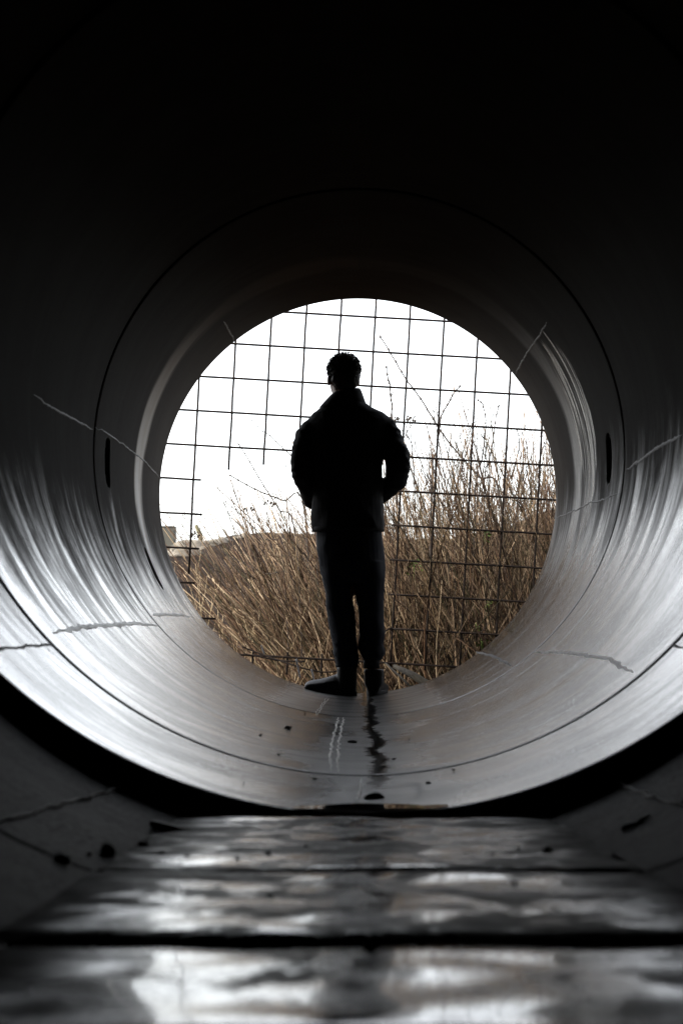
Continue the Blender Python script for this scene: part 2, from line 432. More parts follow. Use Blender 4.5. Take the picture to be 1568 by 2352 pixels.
# --- second ring
ringB = empty('concrete_pipe_ring', (0, Y2, 0))
tag(ringB, 'longest concrete pipe ring, with a white lime line along its floor', 'pipe ring', GR)
ring_mesh('ring_wall', Y2+.004, Y1-.003, RB, FB, M_CON, ringB)
collar(ringB, Y2, R+.137, FAR)  # added sleeve, blocks light at the joint
seam(ringB, frame=FB, r=RB, pix=[(362, 1436), (330, 1434), (290, 1433), (240, 1436), (190, 1440), (150, 1446), (122, 1453)], width=.028, mat=M_LIME, label='white raised seam low on the left')
seam(ringB, frame=FB, r=RB, pix=[(1228, 1498), (1270, 1497), (1330, 1502), (1400, 1515), (1452, 1546)], width=.026, mat=M_LIME, label='white raised seam low on the right')
seam(ringB, frame=FB, r=RB, pix=[(1437, 1080), (1470, 1056), (1520, 1022), (1566, 996)], width=.03, label='thick grey seam on the right wall')
seam(ringB, frame=FB, r=RB, pix=[(214, 988), (180, 968), (150, 952), (110, 930), (78, 905)], width=.02)
seam(ringB, frame=FB, r=RB, pix=[(783, 1648), (775, 1685), (768, 1725), (768, 1773)], width=.022, mat=M_LIME, double=True, amp=.8, label='white lime line along the floor')
# --- third ring, ends at the step
ringC = empty('concrete_pipe_ring', (0, Y3, 0))
tag(ringC, 'short pale pipe ring whose near edge is a step above the dark rings', 'pipe ring', GR)
sC = [cyl_hit(873, 1812)]
ring_mesh('ring_wall', Y3, Y2-.004, RC, FC, M_CON, ringC, slots=[(sC[0][0], 3.92, .085, .24, .001)])
seam(ringC, frame=FC, r=RC, pix=[(-30, 1492), (0, 1490), (60, 1484), (140, 1481)], width=.02)
seam(ringC, frame=FC, r=RC, pix=[(1535, 1478), (1565, 1486), (1600, 1495)], width=.02)
seam(ringC, frame=FC, r=RC, pix=[(832, 1788), (829, 1806), (822, 1838)], width=.008, mat=M_LIME, amp=.8, lift=.003)
# --- nearer, sloping, larger rings
def near_local(y): return (NEAR.inverted() @ Vector((0, y, 0))).y
J = [0.0, -1.173, -1.830, -2.310]
labs = ['dark concrete ring just in front of the step, with a diagonal seam on each side', 'second dark concrete ring counted from the step',
        'third dark concrete ring counted from the step', 'nearest dark concrete ring, at the bottom edge of the picture']
ends = [J[1], J[2], J[3], -9.0]
near = []
for k in range(4):
    e = empty('concrete_pipe_ring', NEAR @ Vector((0, ends[k], 0))); tag(e, labs[k], 'pipe ring', GR)
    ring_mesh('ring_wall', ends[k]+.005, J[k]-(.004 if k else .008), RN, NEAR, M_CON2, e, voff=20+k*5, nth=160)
    if k < 3: collar(e, ends[k], RN+.123, NEAR, .1)  # added sleeve, blocks light at the joint
    else:
        mb = MB(); n = 64
        mb.add([NEAR @ Vector((1.25*math.sin(2*math.pi*i/n), yy, -1.25*math.cos(2*math.pi*i/n))) for yy in (-9.03, -9.23) for i in range(n)],
               [tuple(range(n)), tuple(range(n, 2*n))] + [(i, (i+1) % n, n+(i+1) % n, n+i) for i in range(n)])
        mb.build('dark_end_cap', M_CON2, e, smooth=False)  # unseen cap added so the pipe stays dark behind the camera
    near.append(e)
collar(ringC, Y3-.01, 1.28, Matrix.Translation((0, 0, 1.04)), .2)  # added sleeve, blocks light at the joint
seam(near[0], [(-20, 1896), (60, 1873), (150, 1847), (240, 1822), (335, 1796)], .014, M_MORTAR, NEAR, RN, .008)
seam(near[0], [(1378, 1786), (1430, 1806), (1500, 1832), (1575, 1858)], .016, M_MORTAR, NEAR, RN, .008)

# --- flat wet slabs on the floor of the near rings
SG = 'flat slabs on the floor of the near rings'
zt = -1.002                      # slab tops, in the near frame
def slab(y0, y1, label, dz=0.0):
    mb = MB(); hw = math.sqrt((RN-.001)**2 - zt*zt); nx, ny = 44, max(10, int((y1-y0)/.03))
    vs = []; fs = []
    for j in range(ny+1):
        y = y0 + (y1-y0)*j/ny
        e = min(y-y0, y1-y)
        for i in range(nx+1):
            x = -hw + 2*hw*i/nx
            jag = mn.noise(Vector((x*7, y0*5, 3)))*.006 + mn.noise(Vector((x*30, y0*5, 8)))*.003
            yy = y + (jag if j in (0, ny) else 0)
            z = zt + dz + .005*mn.noise(Vector((x*4, y*4, 1))) + .003*mn.noise(Vector((x*11, y*11, 2)))
            if e < .02: z -= .006*(1-e/.02)**2
            vs.append(NEAR @ Vector((x, yy, z)))
    W = nx+1
    for j in range(ny):
        for i in range(nx): fs.append((j*W+i, j*W+i+1, (j+1)*W+i+1, (j+1)*W+i))
    b = len(vs)
    for yy in (y0, y1):
        for i in range(nx+1):
            x = -hw + 2*hw*i/nx; vs.append(NEAR @ Vector((x, yy, -math.sqrt((RN-.001)**2-x*x))))
    for i in range(nx):
        fs.append((b+i, b+i+1, i+1, i)); fs.append((ny*W+i, ny*W+i+1, b+W+i+1, b+W+i)); fs.append((b+i+1, b+i, b+W+i, b+W+i+1))
    mb.add(vs, fs); o = mb.build('floor_slab', M_SLAB); tag(o, label, 'slab', SG); return o
slab(J[1]+.008, -.04, 'wet dark floor slab right in front of the step and its puddle')
slab(J[2]+.011, J[1]-.007, 'wet floor slab with the brightest glare, second from the step', .002)
slab(J[3]+.012, J[2]-.011, 'wet grey floor slab with dark oval stains, third from the step', -.002)
slab(-4.0, J[3]-.02, 'nearest floor slab, a dark strip along the bottom edge of the picture')

# --- puddle behind the step and film of water
def puddle():
    mb = MB(); nx, ny = 40, 16; vs = []; fs = []
    for j in range(ny+1):
        f = j/ny
        for i in range(nx+1):
            s = 2*i/nx-1
            far = Y3 + .045 + .10*(1-s*s) + .02*mn.noise(Vector((s*3, 1, 2)))
            y = Y3+.012 + (far-Y3-.012)*f; x = .012 + s*.15
            c = R+.006 - math.sqrt(RC*RC-x*x)
            vs.append((x, y, max(c+.0012, R+.006-RC + .0095 - .0085*smooth(.75, 1, f))))
    W = nx+1
    for j in range(ny):
        for i in range(nx): fs.append((j*W+i, j*W+i+1, (j+1)*W+i+1, (j+1)*W+i))
    mb.add(vs, fs); o = mb.build('water', M_WATER); o['kind'] = 'structure'
puddle()

# ------------------------------------------------------------------ outside: ground, hill
def ground_mat():
    q = NB('soil'); tc = q.n('ShaderNodeTexCoord').outputs['Object']
    a = q.noise(tc, .8, 6); b = q.noise(tc, 9, 6)
    c = q.mix(q.rng(a, .35, .65), (.015, .010, .0075), (.007, .006, .006)); c = q.mix(q.rng(b, .4, .75, 0, .7), c, (.028, .022, .017))
    q.l(c, q.b.inputs['Base Color']); q.b.inputs['Roughness'].default_value = .95; q.b.inputs['Specular IOR Level'].default_value = .05
    q.bump(b, .8, .05); return q.m
M_SOIL = ground_mat()
mb = MB(); NG = 30
xs = [-1500, -400, -120, -50] + [-30+2*i for i in range(31)] + [50, 120, 400, 1500]
ysg = [-300, -60, -20, -4, 2, 6, 8, 9, 10, 11, 12, 13, 14, 16, 18, 22, 30, 50, 100, 300, 900, 2500]
vs = [(x, y, -.42 + (.05*mn.noise(Vector((x*.6, y*.6, 0))) if 9 < y < 20 and abs(x) < 30 else 0)) for y in ysg for x in xs]
W = len(xs); mb.add(vs, [(j*W+i, j*W+i+1, (j+1)*W+i+1, (j+1)*W+i) for j in range(len(ysg)-1) for i in range(W-1)])
mb.build('ground', M_SOIL)['kind'] = 'structure'
def ridge(x):
    """height of the mound along its crest (at about 27 m)"""
    px = 812 + x/27*FP
    pts = [(-600, 1330), (250, 1300), (380, 1282), (405, 1266), (440, 1256), (480, 1243), (520, 1236), (560, 1226), (630, 1222), (700, 1226), (820, 1236), (1000, 1240), (1150, 1215), (1240, 1168), (1300, 1160), (1500, 1150), (2400, 1200)]
    y = pts[0][1]
    for (a, ya), (b, yb) in zip(pts, pts[1:]):
        if a <= px <= b: y = ya + (yb-ya)*(px-a)/(b-a)
    if px > 2400: y = 1200
    return .359 + (1436-y)/FP*27
def hill_z(x, y):
    top = ridge(x)
    f = smooth(13.5, 27, y)**.8 if y < 27 else 1-.6*smooth(27, 50, y)
    lump = mn.noise(Vector((x*.9, y*.9, 0)))*.16 + mn.noise(Vector((x*2.6, y*2.6, 4)))*.09 + mn.noise(Vector((x*7, y*7, 8)))*.035
    return -.5 + (top-.04+.5)*f + lump*smooth(13, 17, y)*(1.0-.55*smooth(21, 26, y))
mb = MB(); nx, ny = 260, 110
vs = [(-13+26*i/nx, 13+40*(j/ny)**1.4, hill_z(-13+26*i/nx, 13+40*(j/ny)**1.4)) for j in range(ny+1) for i in range(nx+1)]
W = nx+1; mb.add(vs, [(j*W+i, j*W+i+1, (j+1)*W+i+1, (j+1)*W+i) for j in range(ny) for i in range(nx)])
M_HILL = ground_mat(); M_HILL.name = 'brown_earth'
mb.build('hill', M_HILL)['kind'] = 'structure'
def on_hill(px, py):
    d = ray(px, py); t = 12.0
    while t < 27.5:
        p = CAM + d*(t/d.y)
        if p.z <= hill_z(p.x, p.y): break
        t += .1
    return CAM + d*(t/d.y)
# rocks along the crest
M_ROCK = simple('pale_rock', (.17, .15, .12), .9, (.07, .06, .05), 6, bump=.02, bscale=14)
def rock(name, p, r, mat, label, cat, group=None, sx=1, sy=1, sz=.7, seed=0, sub=3):
    bm = bmesh.new(); bmesh.ops.create_icosphere(bm, subdivisions=sub, radius=1)
    for v in bm.verts:
        k = 1 + .45*mn.noise(v.co*1.3+Vector((seed*7.3, 0, 0))) + .18*mn.noise(v.co*3.1+Vector((0, seed*3.3, 0)))
        v.co = Vector((v.co.x*sx, v.co.y*sy, v.co.z*sz))*k*r
    me = bpy.data.meshes.new(name); bm.to_mesh(me); bm.free()
    me.polygons.foreach_set('use_smooth', [True]*len(me.polygons)); me.materials.append(mat)
    o = bpy.data.objects.new(name, me); o.location = p; col.objects.link(o); tag(o, label, cat, group); return o
for i, (px, py, r, lab) in enumerate([(452, 1262, .20, 'large pale rock on the crest of the mound beside the cranked post'),
        (428, 1272, .13, 'pale rock on the mound between the pillar and the mesh wire'),
        (410, 1268, .11, 'dark-sided rock at the foot of the concrete pillar'),
        (506, 1246, .10, 'small pale rock on the crest right of the cranked post'),
        (560, 1236, .09, 'low rock at the top of the brown mound left of the person')]):
    p = on_hill(px, py); rock('rock', p, r, M_ROCK, lab, 'rock', 'rocks along the crest of the mound', 1.5, 1.0, .62, i)

# concrete pillar and cranked post behind the mound
M_PIL = simple('weathered_concrete', (.085, .08, .064), .9, (.06, .056, .045), 3, bump=.004)
c0, c1 = at(352, 1300, 29), at(400.5, 1208, 29)
mb = MB(); mb.box((c0.x, 29, c0.z-.8), (c1.x, 29.35, c1.z-.012)); mb.box((c0.x-.012, 28.985, c1.z-.014), (c1.x+.004, 29.365, c1.z))
o = mb.build('concrete_pillar', M_PIL, smooth=False)
bv = o.modifiers.new('b', 'BEVEL'); bv.width = .008; bv.segments = 2
tag(o, 'square grey-brown concrete pillar behind the mound at the left rim of the opening', 'pillar')
M_POST = simple('lichen_post', (.17, .15, .08), .9, (.09, .08, .055), 8)
def crank(pix, wpx, Y, label):
    P = [at(x, y, Y) for x, y in pix]; hw = wpx/FP*Y/2
    mb = MB(); mb.tube(P, [hw*1.25]*(len(P)-1)+[hw*.9], 4); o = mb.build('fence_post', M_POST, smooth=False); tag(o, label, 'post', 'cranked fence posts on the mound')
crank([(461, 1300), (460.5, 1232), (459, 1226), (450, 1206)], 9, 25.6, 'thick yellowish fence post with its top cranked to the left')
crank([(529, 1290), (527, 1243), (524, 1234), (512, 1215)], 4, 24.5, 'thin pale fence post with its top bent left, right of the thick one')

# ------------------------------------------------------------------ welded mesh across the mouth
M_BAR = simple('rusty_steel', (.007, .005, .0045), .8, (.012, .008, .006), 40, .1)
M_ZINC = simple('cut_steel', (.45, .44, .46), .4, (.3, .29, .3), 30)
YM = 10.3
fence = empty('mesh_fence', (0, YM, -.1)); tag(fence, 'rusty welded steel mesh across the pipe mouth with a hole cut in its middle', 'fence')
def grid(c, r): return (936 + 79.0*c - 4.3*r, 812.3 + 4.46*c + 79.0*r)   # picture position of wire c, row r
def bar(name, a, b, dy=0.0, rad=.0068, bend=0.0):
    P0, P1 = at(*a, YM+dy), at(*b, YM+dy); n = 10; ph = random.random()*9
    pts = [P0.lerp(P1, i/n) + Vector((.003*mn.noise(Vector((i*.6, ph, 0))), .004*mn.noise(Vector((i*.5, ph, 5))), .003*mn.noise(Vector((i*.6, ph, 3))))) for i in range(n+1)]
    mb = MB(); mb.tube(pts, rad, 6); return mb.build(name, M_BAR, fence)
TOP, BOT = -1.53, 9.15
for c in range(-10, 8):
    segs = [(TOP, BOT)]
    if c in (-5, -4): segs = [(TOP, {-5: 3.66, -4: 3.46}[c])]
    if c == -3: segs = [(TOP, 3.3)]
    if c in (-2, -1): segs = [(TOP, 3.3)]
    if c == 0: segs = [(TOP, BOT)]
    if c == -6: segs = [(TOP, 6.75)]
    for s in segs: bar('upright_wire', grid(c, s[0]), grid(c, s[1]))
for c in (-5, -4, -3, -2, -1): bar('upright_wire', grid(c, 8.85), grid(c, 9.5))
cut = {4: -5.78, 5: -5.70, 6: -5.73, 7: -5.8, 8: -5.15}
cutr = {4: -.25, 5: -.2, 6: -.19, 7: -.2, 8: -.1}
for r in range(-1, 10):
    if r in cut:
        bar('cross_wire', grid(-10.4, r), grid(cut[r], r), -.0085); bar('cross_wire', grid(cutr[r], r), grid(7.5, r), -.0085)
    else: bar('cross_wire', grid(-10.4, r), grid(7.5, r), -.0085)
# bent wires low down
def wire(pix, Y, rad=.005, mat=None):
    P = [at(x, y, Y+dy) for x, y, dy in pix]
    fine = []
    for i in range(len(P)-1):
        p0, p1, p2, p3 = P[max(0, i-1)], P[i], P[i+1], P[min(len(P)-1, i+2)]
        for k in range(6):
            t = k/6; fine.append(.5*((2*p1)+(p2-p0)*t+(2*p0-5*p1+4*p2-p3)*t*t+(3*p1-p0-3*p2+p3)*t*t*t))
    fine.append(P[-1]); mb = MB(); mb.tube(fine, rad, 6); return mb.build('bent_wire', mat or M_BAR, fence)
wire([(556, 1485, 0), (585, 1497, 0), (635, 1515, -.05), (690, 1533, -.1), (735, 1543, -.1), (770, 1542, -.1), (800, 1528, -.05), (826, 1512, 0)], 10.1)
wire([(560, 1502, .05), (600, 1509, .05), (640, 1517, .05), (700, 1520, .03)], 10.2)
wire([(899, 1443, 0), (890, 1446, -.02), (882, 1455, -.03), (878, 1475, -.05), (876, 1500, -.06)], YM-.01)
wire([(600, 1482, 0), (607, 1503, 0)], 9.62, .0045, M_ZINC)
wire([(680, 1513, 0), (689, 1557, 0)], 9.50, .0055, M_ZINC)
wire([(757, 1538, 0), (764, 1570, 0)], 9.50, .0055, M_ZINC) if False else wire([(715, 1537, 0), (723, 1572, 0)], 9.48, .0055, M_ZINC)

# ------------------------------------------------------------------ vegetation
def stem_mat(name, rough=.6):
    q = NB(name); a = q.n('ShaderNodeVertexColor'); a.layer_name = 'tone'
    q.l(a.outputs[0], q.b.inputs['Base Color']); q.b.inputs['Roughness'].default_value = rough
    q.b.inputs['Specular IOR Level'].default_value = .2; return q.m
M_STEM = stem_mat('dry_stems')
STRAW = [(.17, .12, .068), (.135, .092, .05), (.27, .205, .135), (.11, .073, .043)]
BROWN = [(.045, .026, .015), (.06, .035, .020), (.028, .018, .012), (.08, .045, .026), (.032, .027, .012), (.11, .07, .042), (.22, .155, .10)]
def vary(c, k=.25):
    f = 1+random.uniform(-k, k); return (c[0]*f, c[1]*f, c[2]*f)
def stem(mb, base, ang, dep, length, rad, c, curl=.3, twigs=0, seg=6, n=3, taper=.72):
    """curved tapering stem: ang leans it in the picture plane (negative = left), dep leans it away"""
    d = Vector((math.sin(ang), math.sin(dep), math.cos(ang)*math.cos(dep))).normalized()
    k = Vector((random.uniform(-1, 1)*curl, random.uniform(-1, 1)*curl, -abs(curl)*.5))
    p = Vector(base); pts = [p.copy()]; st = length/seg
    for i in range(seg):
        d = (d + k*(1.0/seg) + Vector((random.uniform(-.07, .07), random.uniform(-.07, .07), 0))).normalized()
        p = p + d*st; pts.append(p.copy())
    mb.tube(pts, [rad*(1-taper*i/seg) for i in range(seg+1)], n, c)
    for _ in range(twigs):
        i = random.randint(seg//2, seg-1); q = pts[i].lerp(pts[i+1], random.random())
        dd = ((pts[i+1]-pts[i]).normalized() + Vector((random.uniform(-.8, .8), random.uniform(-.5, .5), random.uniform(0, .5)))).normalized()
        l = random.uniform(.08, .3); q2 = q+dd*l*.5; q3 = q2+(dd+Vector((random.uniform(-.25, .25), 0, .2))).normalized()*l*.5
        mb.tube([q, q2, q3], [rad*.45, rad*.35, rad*.16], 3, c)
    return pts
GZ = -.42
# dense brown thicket to the right and behind the person
mb = MB()
for i in range(7000):
    x = random.uniform(-.35, 2.6); y = random.uniform(10.55, 14.0)
    edge = smooth(-.35, .45, x)
    ln = random.uniform(1.0, 1.95)*(.74+.26*edge)*(1+.16*mn.noise(Vector((x*2.2, y, 0))))
    if random.random() < .06: ln *= 1.2
    a = random.gauss(-.25, .26)
    if random.random() < .18: a = random.gauss(.28, .25)
    near_ = random.random() < .10
    if near_: y = random.uniform(10.5, 11.1)
    c = vary(random.choice(BROWN if random.random() < .74 else STRAW), .4)
    stem(mb, (x + .3, y, GZ), a, random.gauss(0, .14), ln, random.uniform(.0045, .0075) if near_ else random.uniform(.0022, .0052), c, random.uniform(.1, .55), twigs=random.choice((0, 1, 1, 2, 3)))
for i in range(420):                            # long wispy shoots above the mass
    x = random.uniform(-.05, 2.4); y = random.uniform(10.6, 12.4)
    c = vary(random.choice(BROWN), .3)
    stem(mb, (x + .3, y, GZ), random.gauss(-.10, .22), random.gauss(0, .1), random.uniform(1.7, 2.25), random.uniform(.0034, .0052), c, random.uniform(.05, .35), twigs=random.choice((2, 3, 4)), taper=.45)
o = mb.build('thicket', M_STEM, fixn=False); tag(o, 'dense thicket of dry brown stems behind the mesh on the right', 'thicket', kind='stuff')
# straw-coloured dead grass to the left
mb = MB()
for i in range(2500):
    x = random.uniform(-2.6, .25); y = random.uniform(10.5, 14.5)
    ln = (.26+.38*random.random()**1.7)*(1.0+.25*smooth(-1.3, -.2, x))*(1+.2*mn.noise(Vector((x*2, y*1.4, 3))))
    if random.random() < .06: ln *= 1.45
    c = vary(random.choice(STRAW if random.random() < .5 else BROWN), .4)
    stem(mb, (x, y, GZ), random.gauss(-.08, .40), random.gauss(0, .2), ln, random.uniform(.0018, .0050), c, random.uniform(.1, .9), twigs=random.choice((0, 0, 1, 2)))
for i in range(90):                            # taller pale stalks standing clear of the rest
    x = random.uniform(-2.2, .1); y = random.uniform(10.6, 12.5)
    stem(mb, (x, y, GZ), random.gauss(-.02, .22), random.gauss(0, .1), random.uniform(.8, 1.2), random.uniform(.003, .005), vary((.34, .26, .16), .2), random.uniform(.1, .4), twigs=random.choice((0, 1, 2)))
o = mb.build('dry_grass', M_STEM, fixn=False); tag(o, 'straw-coloured dead grass beyond the pipe mouth on the left', 'grass', kind='stuff')
# fan of arching shoots leaning left from behind the person
mb = MB()
for i in range(560):
    x = random.uniform(-.35, .35); y = random.uniform(10.6, 12.6)
    a = -abs(random.gauss(.42, .24)); ln = random.uniform(.95, 1.75)*(1 if random.random() < .8 else 1.15)
    c = vary(random.choice(BROWN[:6] if random.random() < .8 else STRAW), .3)
    stem(mb, (x, y, GZ), a, random.gauss(0, .1), ln, random.uniform(.0032, .0058), c, random.uniform(.05, .3), twigs=random.choice((1, 1, 2, 3)), taper=.5)
o = mb.build('arching_shoots', M_STEM, fixn=False); tag(o, 'fan of arching brown shoots leaning left behind the person', 'shoots', kind='stuff')

# tall single twigs that stand out against the sky
M_TWIG = simple('twig_bark', (.03, .022, .018), .8, (.05, .035, .026), 30)
M_SEED = simple('dead_flower', (.035, .025, .018), .9)
def twig(pix, Y, label, rad=.0054, sides=(), heads=()):
    P = [at(x, y, Y) for x, y in pix]; base = Vector((P[-1].x + (P[-1].x-P[-2].x)*.5, Y+.1, GZ)); P = P + [base]
    fine = []
    for i in range(len(P)-1):
        p0, p1, p2, p3 = P[max(0, i-1)], P[i], P[i+1], P[min(len(P)-1, i+2)]
        for k in range(6):
            t = k/6; fine.append(.5*((2*p1)+(p2-p0)*t+(2*p0-5*p1+4*p2-p3)*t*t+(3*p1-p0-3*p2+p3)*t*t*t)+Vector((random.uniform(-1, 1), random.uniform(-1, 1), 0))*.002)
    fine.append(P[-1]); n = len(fine)
    root = empty('bare_twig', base); tag(root, label, 'twig', 'single twigs standing against the sky')
    mb = MB(); mb.tube(fine, [rad*(.72+.48*i/n) for i in range(n)], 5)
    for i in range(1, n-6, 3):          # buds
        mb.ball(fine[i], rad*1.5, 1, 1, 1.3, 1)
    mb.build('stem', M_TWIG, root)
    for s in sides:
        Q = [at(x, y, Y-.01) for x, y in s]; mb = MB(); mb.tube(Q, [rad*.7]+[rad*.45]*(len(Q)-2)+[rad*.25], 4); mb.build('side_shoot', M_TWIG, root)
    for (hx, hy) in heads:
        mb = MB()
        for k in range(16):
            p = at(hx + random.uniform(-13, 13), hy + random.gauss(0, 3.5), Y-.01); mb.ball(p, random.uniform(.003, .008), 1, 1, 1.2, 1)
        Q = [at(hx-14, hy+2, Y-.01), at(hx, hy, Y-.01), at(hx+14, hy+3, Y-.01)]; mb.tube(Q, .0018, 3)
        mb.build('dead_flower_head', M_SEED, root)
twig([(870, 768), (903, 822), (930, 868), (960, 908), (990, 955), (1012, 990), (1050, 1040), (1100, 1095), (1150, 1160)], 10.9, 'longest bare twig, slanting across the sky above the right shoulder')
twig([(886, 840), (891, 870), (895, 885), (897, 915), (900, 935), (899, 962), (905, 1000), (910, 1060)], 10.9, 'short upright twig rising behind the right shoulder', sides=[[(897, 912), (903, 900), (909, 895)]], heads=[(906, 963)])
twig([(1057, 885), (1040, 905), (1030, 925), (1013, 955), (1008, 985), (1002, 1040), (990, 1120)], 10.8, 'bare twig curving up to the right, next to the longest one')
twig([(1096, 918), (1108, 930), (1115, 965), (1112, 1010), (1105, 1060), (1090, 1150)], 11.1, 'thin twig with a curled tip in the right half of the mesh', .0046, sides=[[(1108, 930), (1118, 925), (1126, 940)], [(1112, 1010), (1100, 990), (1094, 975)]])
twig([(1146, 930), (1137, 965), (1132, 1010), (1122, 1060), (1110, 1150)], 11.1, 'thin straight twig right of the curled one', .0046)
twig([(1250, 1012), (1238, 1060), (1225, 1110), (1205, 1165), (1180, 1230)], 10.8, 'dark twig leaning against the right edge of the opening', .004)
twig([(1185, 985), (1192, 1010), (1187, 1050), (1175, 1095), (1160, 1150)], 11.2, 'pale thin twig between the last two mesh wires on the right', .0044)
twig([(946, 973), (930, 1000), (915, 1035), (905, 1075)], 10.9, 'short dark twig with a withered flower head just right of the shoulder', .003, heads=[(941, 964)])
twig([(547, 1018), (570, 1055), (590, 1090), (615, 1130), (640, 1170), (680, 1240)], 10.8, 'straight dark twig left of the person pointing up left', .0035, sides=[[(556, 1030), (548, 1022), (541, 1014)]])
twig([(575, 962), (600, 988), (616, 997), (645, 1025), (680, 1057), (720, 1100)], 10.8, 'bare twig reaching up left beside the left sleeve', .003)
twig([(515, 1150), (545, 1175), (580, 1208), (610, 1238), (650, 1290)], 10.9, 'lowest slanting twig in the sky left of the person', .003)
twig([(525, 1090), (560, 1110), (600, 1130), (650, 1150), (700, 1180)], 11.2, 'faint thin twig below the cut end of the wires', .0044, heads=[(572, 1169), (620, 1157)])
twig([(470, 1245), (500, 1262), (550, 1290), (610, 1318), (680, 1350)], 10.9, 'twig with a withered flower head in front of the fence posts', .0028, heads=[(447, 1228)])
# dead leaves and new leaf sprigs
M_LEAF = simple('new_leaf', (.06, .10, .012), .6, (.09, .13, .02), 20)
def leaves(px, py, Y, n, r, label):
    mb = MB(); c = at(px, py, Y)
    for i in range(n):
        p = c + Vector((random.uniform(-1, 1), random.uniform(-1, 1), random.uniform(-1, 1)))*r
        a = Vector((random.uniform(-1, 1), random.uniform(-1, 1), random.uniform(-.6, .6))).normalized(); b = a.cross(Vector((random.random(), random.random(), 1))).normalized()
        l, wd = random.uniform(.018, .034), random.uniform(.008, .013); nn = a.cross(b)*.004
        mb.add([p, p+a*l*.35+b*wd+nn, p+a*l*.8+b*wd*.6+nn, p+a*l, p+a*l*.8-b*wd*.6+nn, p+a*l*.35-b*wd+nn, p+a*l*.5], [(0, 6, 1), (1, 6, 2), (2, 6, 3), (3, 6, 4), (4, 6, 5), (5, 6, 0)])
    mb.tube([c+Vector((0, 0, -r*1.6)), c, c+Vector((0, 0, r))], .0018, 4)
    o = mb.build('leaf_sprig', M_LEAF); tag(o, label, 'leaves', 'green leaf sprigs in the thicket')
leaves(950, 1303, 10.45, 16, .045, 'brightest green leaf sprig, by the first mesh wire right of the hip')
leaves(1113, 1230, 10.5, 8, .03, 'small green sprig high in the thicket on the right')
leaves(1123, 1388, 10.5, 8, .03, 'green sprig just under the lowest but two cross wire on the right')
leaves(1093, 1437, 10.5, 8, .03, 'small green sprig in the lower middle of the thicket')
leaves(1105, 1478, 10.5, 8, .03, 'lowest green sprig near the right curve of the pipe')
# fallen branch at the lip
M_BR = simple('dead_branch', (.06, .048, .03), .85, (.03, .025, .018), 12, bump=.003)
mb = MB(); mb.tube([at(905, 1530, 10.0), at(950, 1552, 9.85), at(985, 1575, 9.8), at(1010, 1592, 9.78)], [.012, .02, .024, .026], 8)
tag(mb.build('dead_branch', M_BR), 'thick dead branch lying at the lip right of the feet', 'branch')
mb = MB(); mb.tube([at(885, 1523, 9.95), at(925, 1560, 9.85), at(945, 1580, 9.8)], [.005, .007, .007], 6)
tag(mb.build('dead_branch', M_BR), 'thin dead stick crossing the thick branch right of the feet', 'branch')

# ------------------------------------------------------------------ the person
YP = 9.15
M_SKIN = simple('skin', (.38, .22, .15), .55)
M_HAIR = simple('dark_hair', (.025, .017, .012), .55)
M_JACKET = simple('dark_jacket_cloth', (.012, .0125, .015), .85, (.017, .0175, .02), 9, bump=.0015, bscale=200)
M_TROUSER = simple('navy_trouser_cloth', (.011, .014, .024), .85, (.016, .019, .030), 9, bump=.001, bscale=300)
M_BOOT = simple('black_boot_leather', (.014, .013, .013), .42, bump=.001, bscale=80)
M_SOLE = simple('boot_sole', (.02, .02, .02), .7)
M_SOCK = simple('grey_sock', (.05, .05, .052), .8)
person = empty('person', (at(800, 1594, YP).x, YP, .005))
tag(person, 'person in dark jacket seen from behind, hands in pockets, standing in the pipe mouth', 'person')
def P(px, py, dy=0.0):
    v = at(px, py, YP); return Vector((v.x, YP+dy, v.z))
U = YP/FP                                    # metres per picture unit there
def rg(l, r, y, ry, dy=0.0):
    p = P((l+r)/2, y, dy); return (p.x, p.y, p.z, (r-l)/2*U, ry)
# -- body (one continuous skin)
mb = MB()
HC = P(788, 866, .01)                        # middle of the head
turn = Matrix.Rotation(R_(14), 3, 'Z')       # looks away and a little to the left
def H(x, y, z): return HC + turn @ Vector((x, y, z))
mb.ball(H(0, -.012, .028), 1, .074, .092, .076, 3, turn)
mb.ball(H(0, .03, -.03), 1, .062, .066, .085, 3, turn)          # face
mb.ball(H(0, .055, -.088), 1, .036, .035, .026, 2, turn)        # chin
mb.ball(H(0, .103, -.022), 1, .012, .018, .026, 2, turn)        # nose
mb.ball(H(0, .088, .014), 1, .05, .014, .012, 2, turn)          # brow
mb.ball(H(0, .088, -.06), 1, .024, .012, .006, 2, turn); mb.ball(H(0, .086, -.07), 1, .02, .012, .006, 2, turn)   # lips
for s in (-1, 1): mb.ball(H(s*.077, -.005, -.02), 1, .010, .02, .032, 2, turn)   # ears
mb.tube([P(789, 880, .005), P(790, 905, .0), P(792, 930, -.01)], [.057, .060, .068], 16)
mb.loft([rg(752, 832, 932, .07), rg(725, 870, 955, .085), rg(722, 878, 985, .095), rg(726, 872, 1060, .09), rg(728, 866, 1130, .085), rg(726, 872, 1200, .1), rg(730, 872, 1260, .1), rg(738, 872, 1310, .09)], 24)
armL = [P(718, 978), P(708, 1020, -.01), P(700, 1064, -.035), P(698, 1095, -.035), P(712, 1132, .05), P(733, 1157, .125)]
armR = [P(882, 976), P(895, 1010, -.01), P(907, 1045, -.04), P(914, 1074, -.04), P(906, 1100, .02), P(888, 1122, .09), P(868, 1135, .13)]
mb.tube(armL, [.05, .045, .042, .04, .036, .03], 14); mb.tube(armR, [.05, .045, .042, .04, .038, .034, .03], 14)
legL = [P(768, 1290), P(779, 1360), P(783, 1400), P(788, 1440), P(793, 1480), P(797, 1525), P(800, 1560)]
legR = [P(845, 1290), P(846, 1360), P(850, 1400), P(852, 1440), P(852, 1480), P(853, 1520), P(855, 1565)]
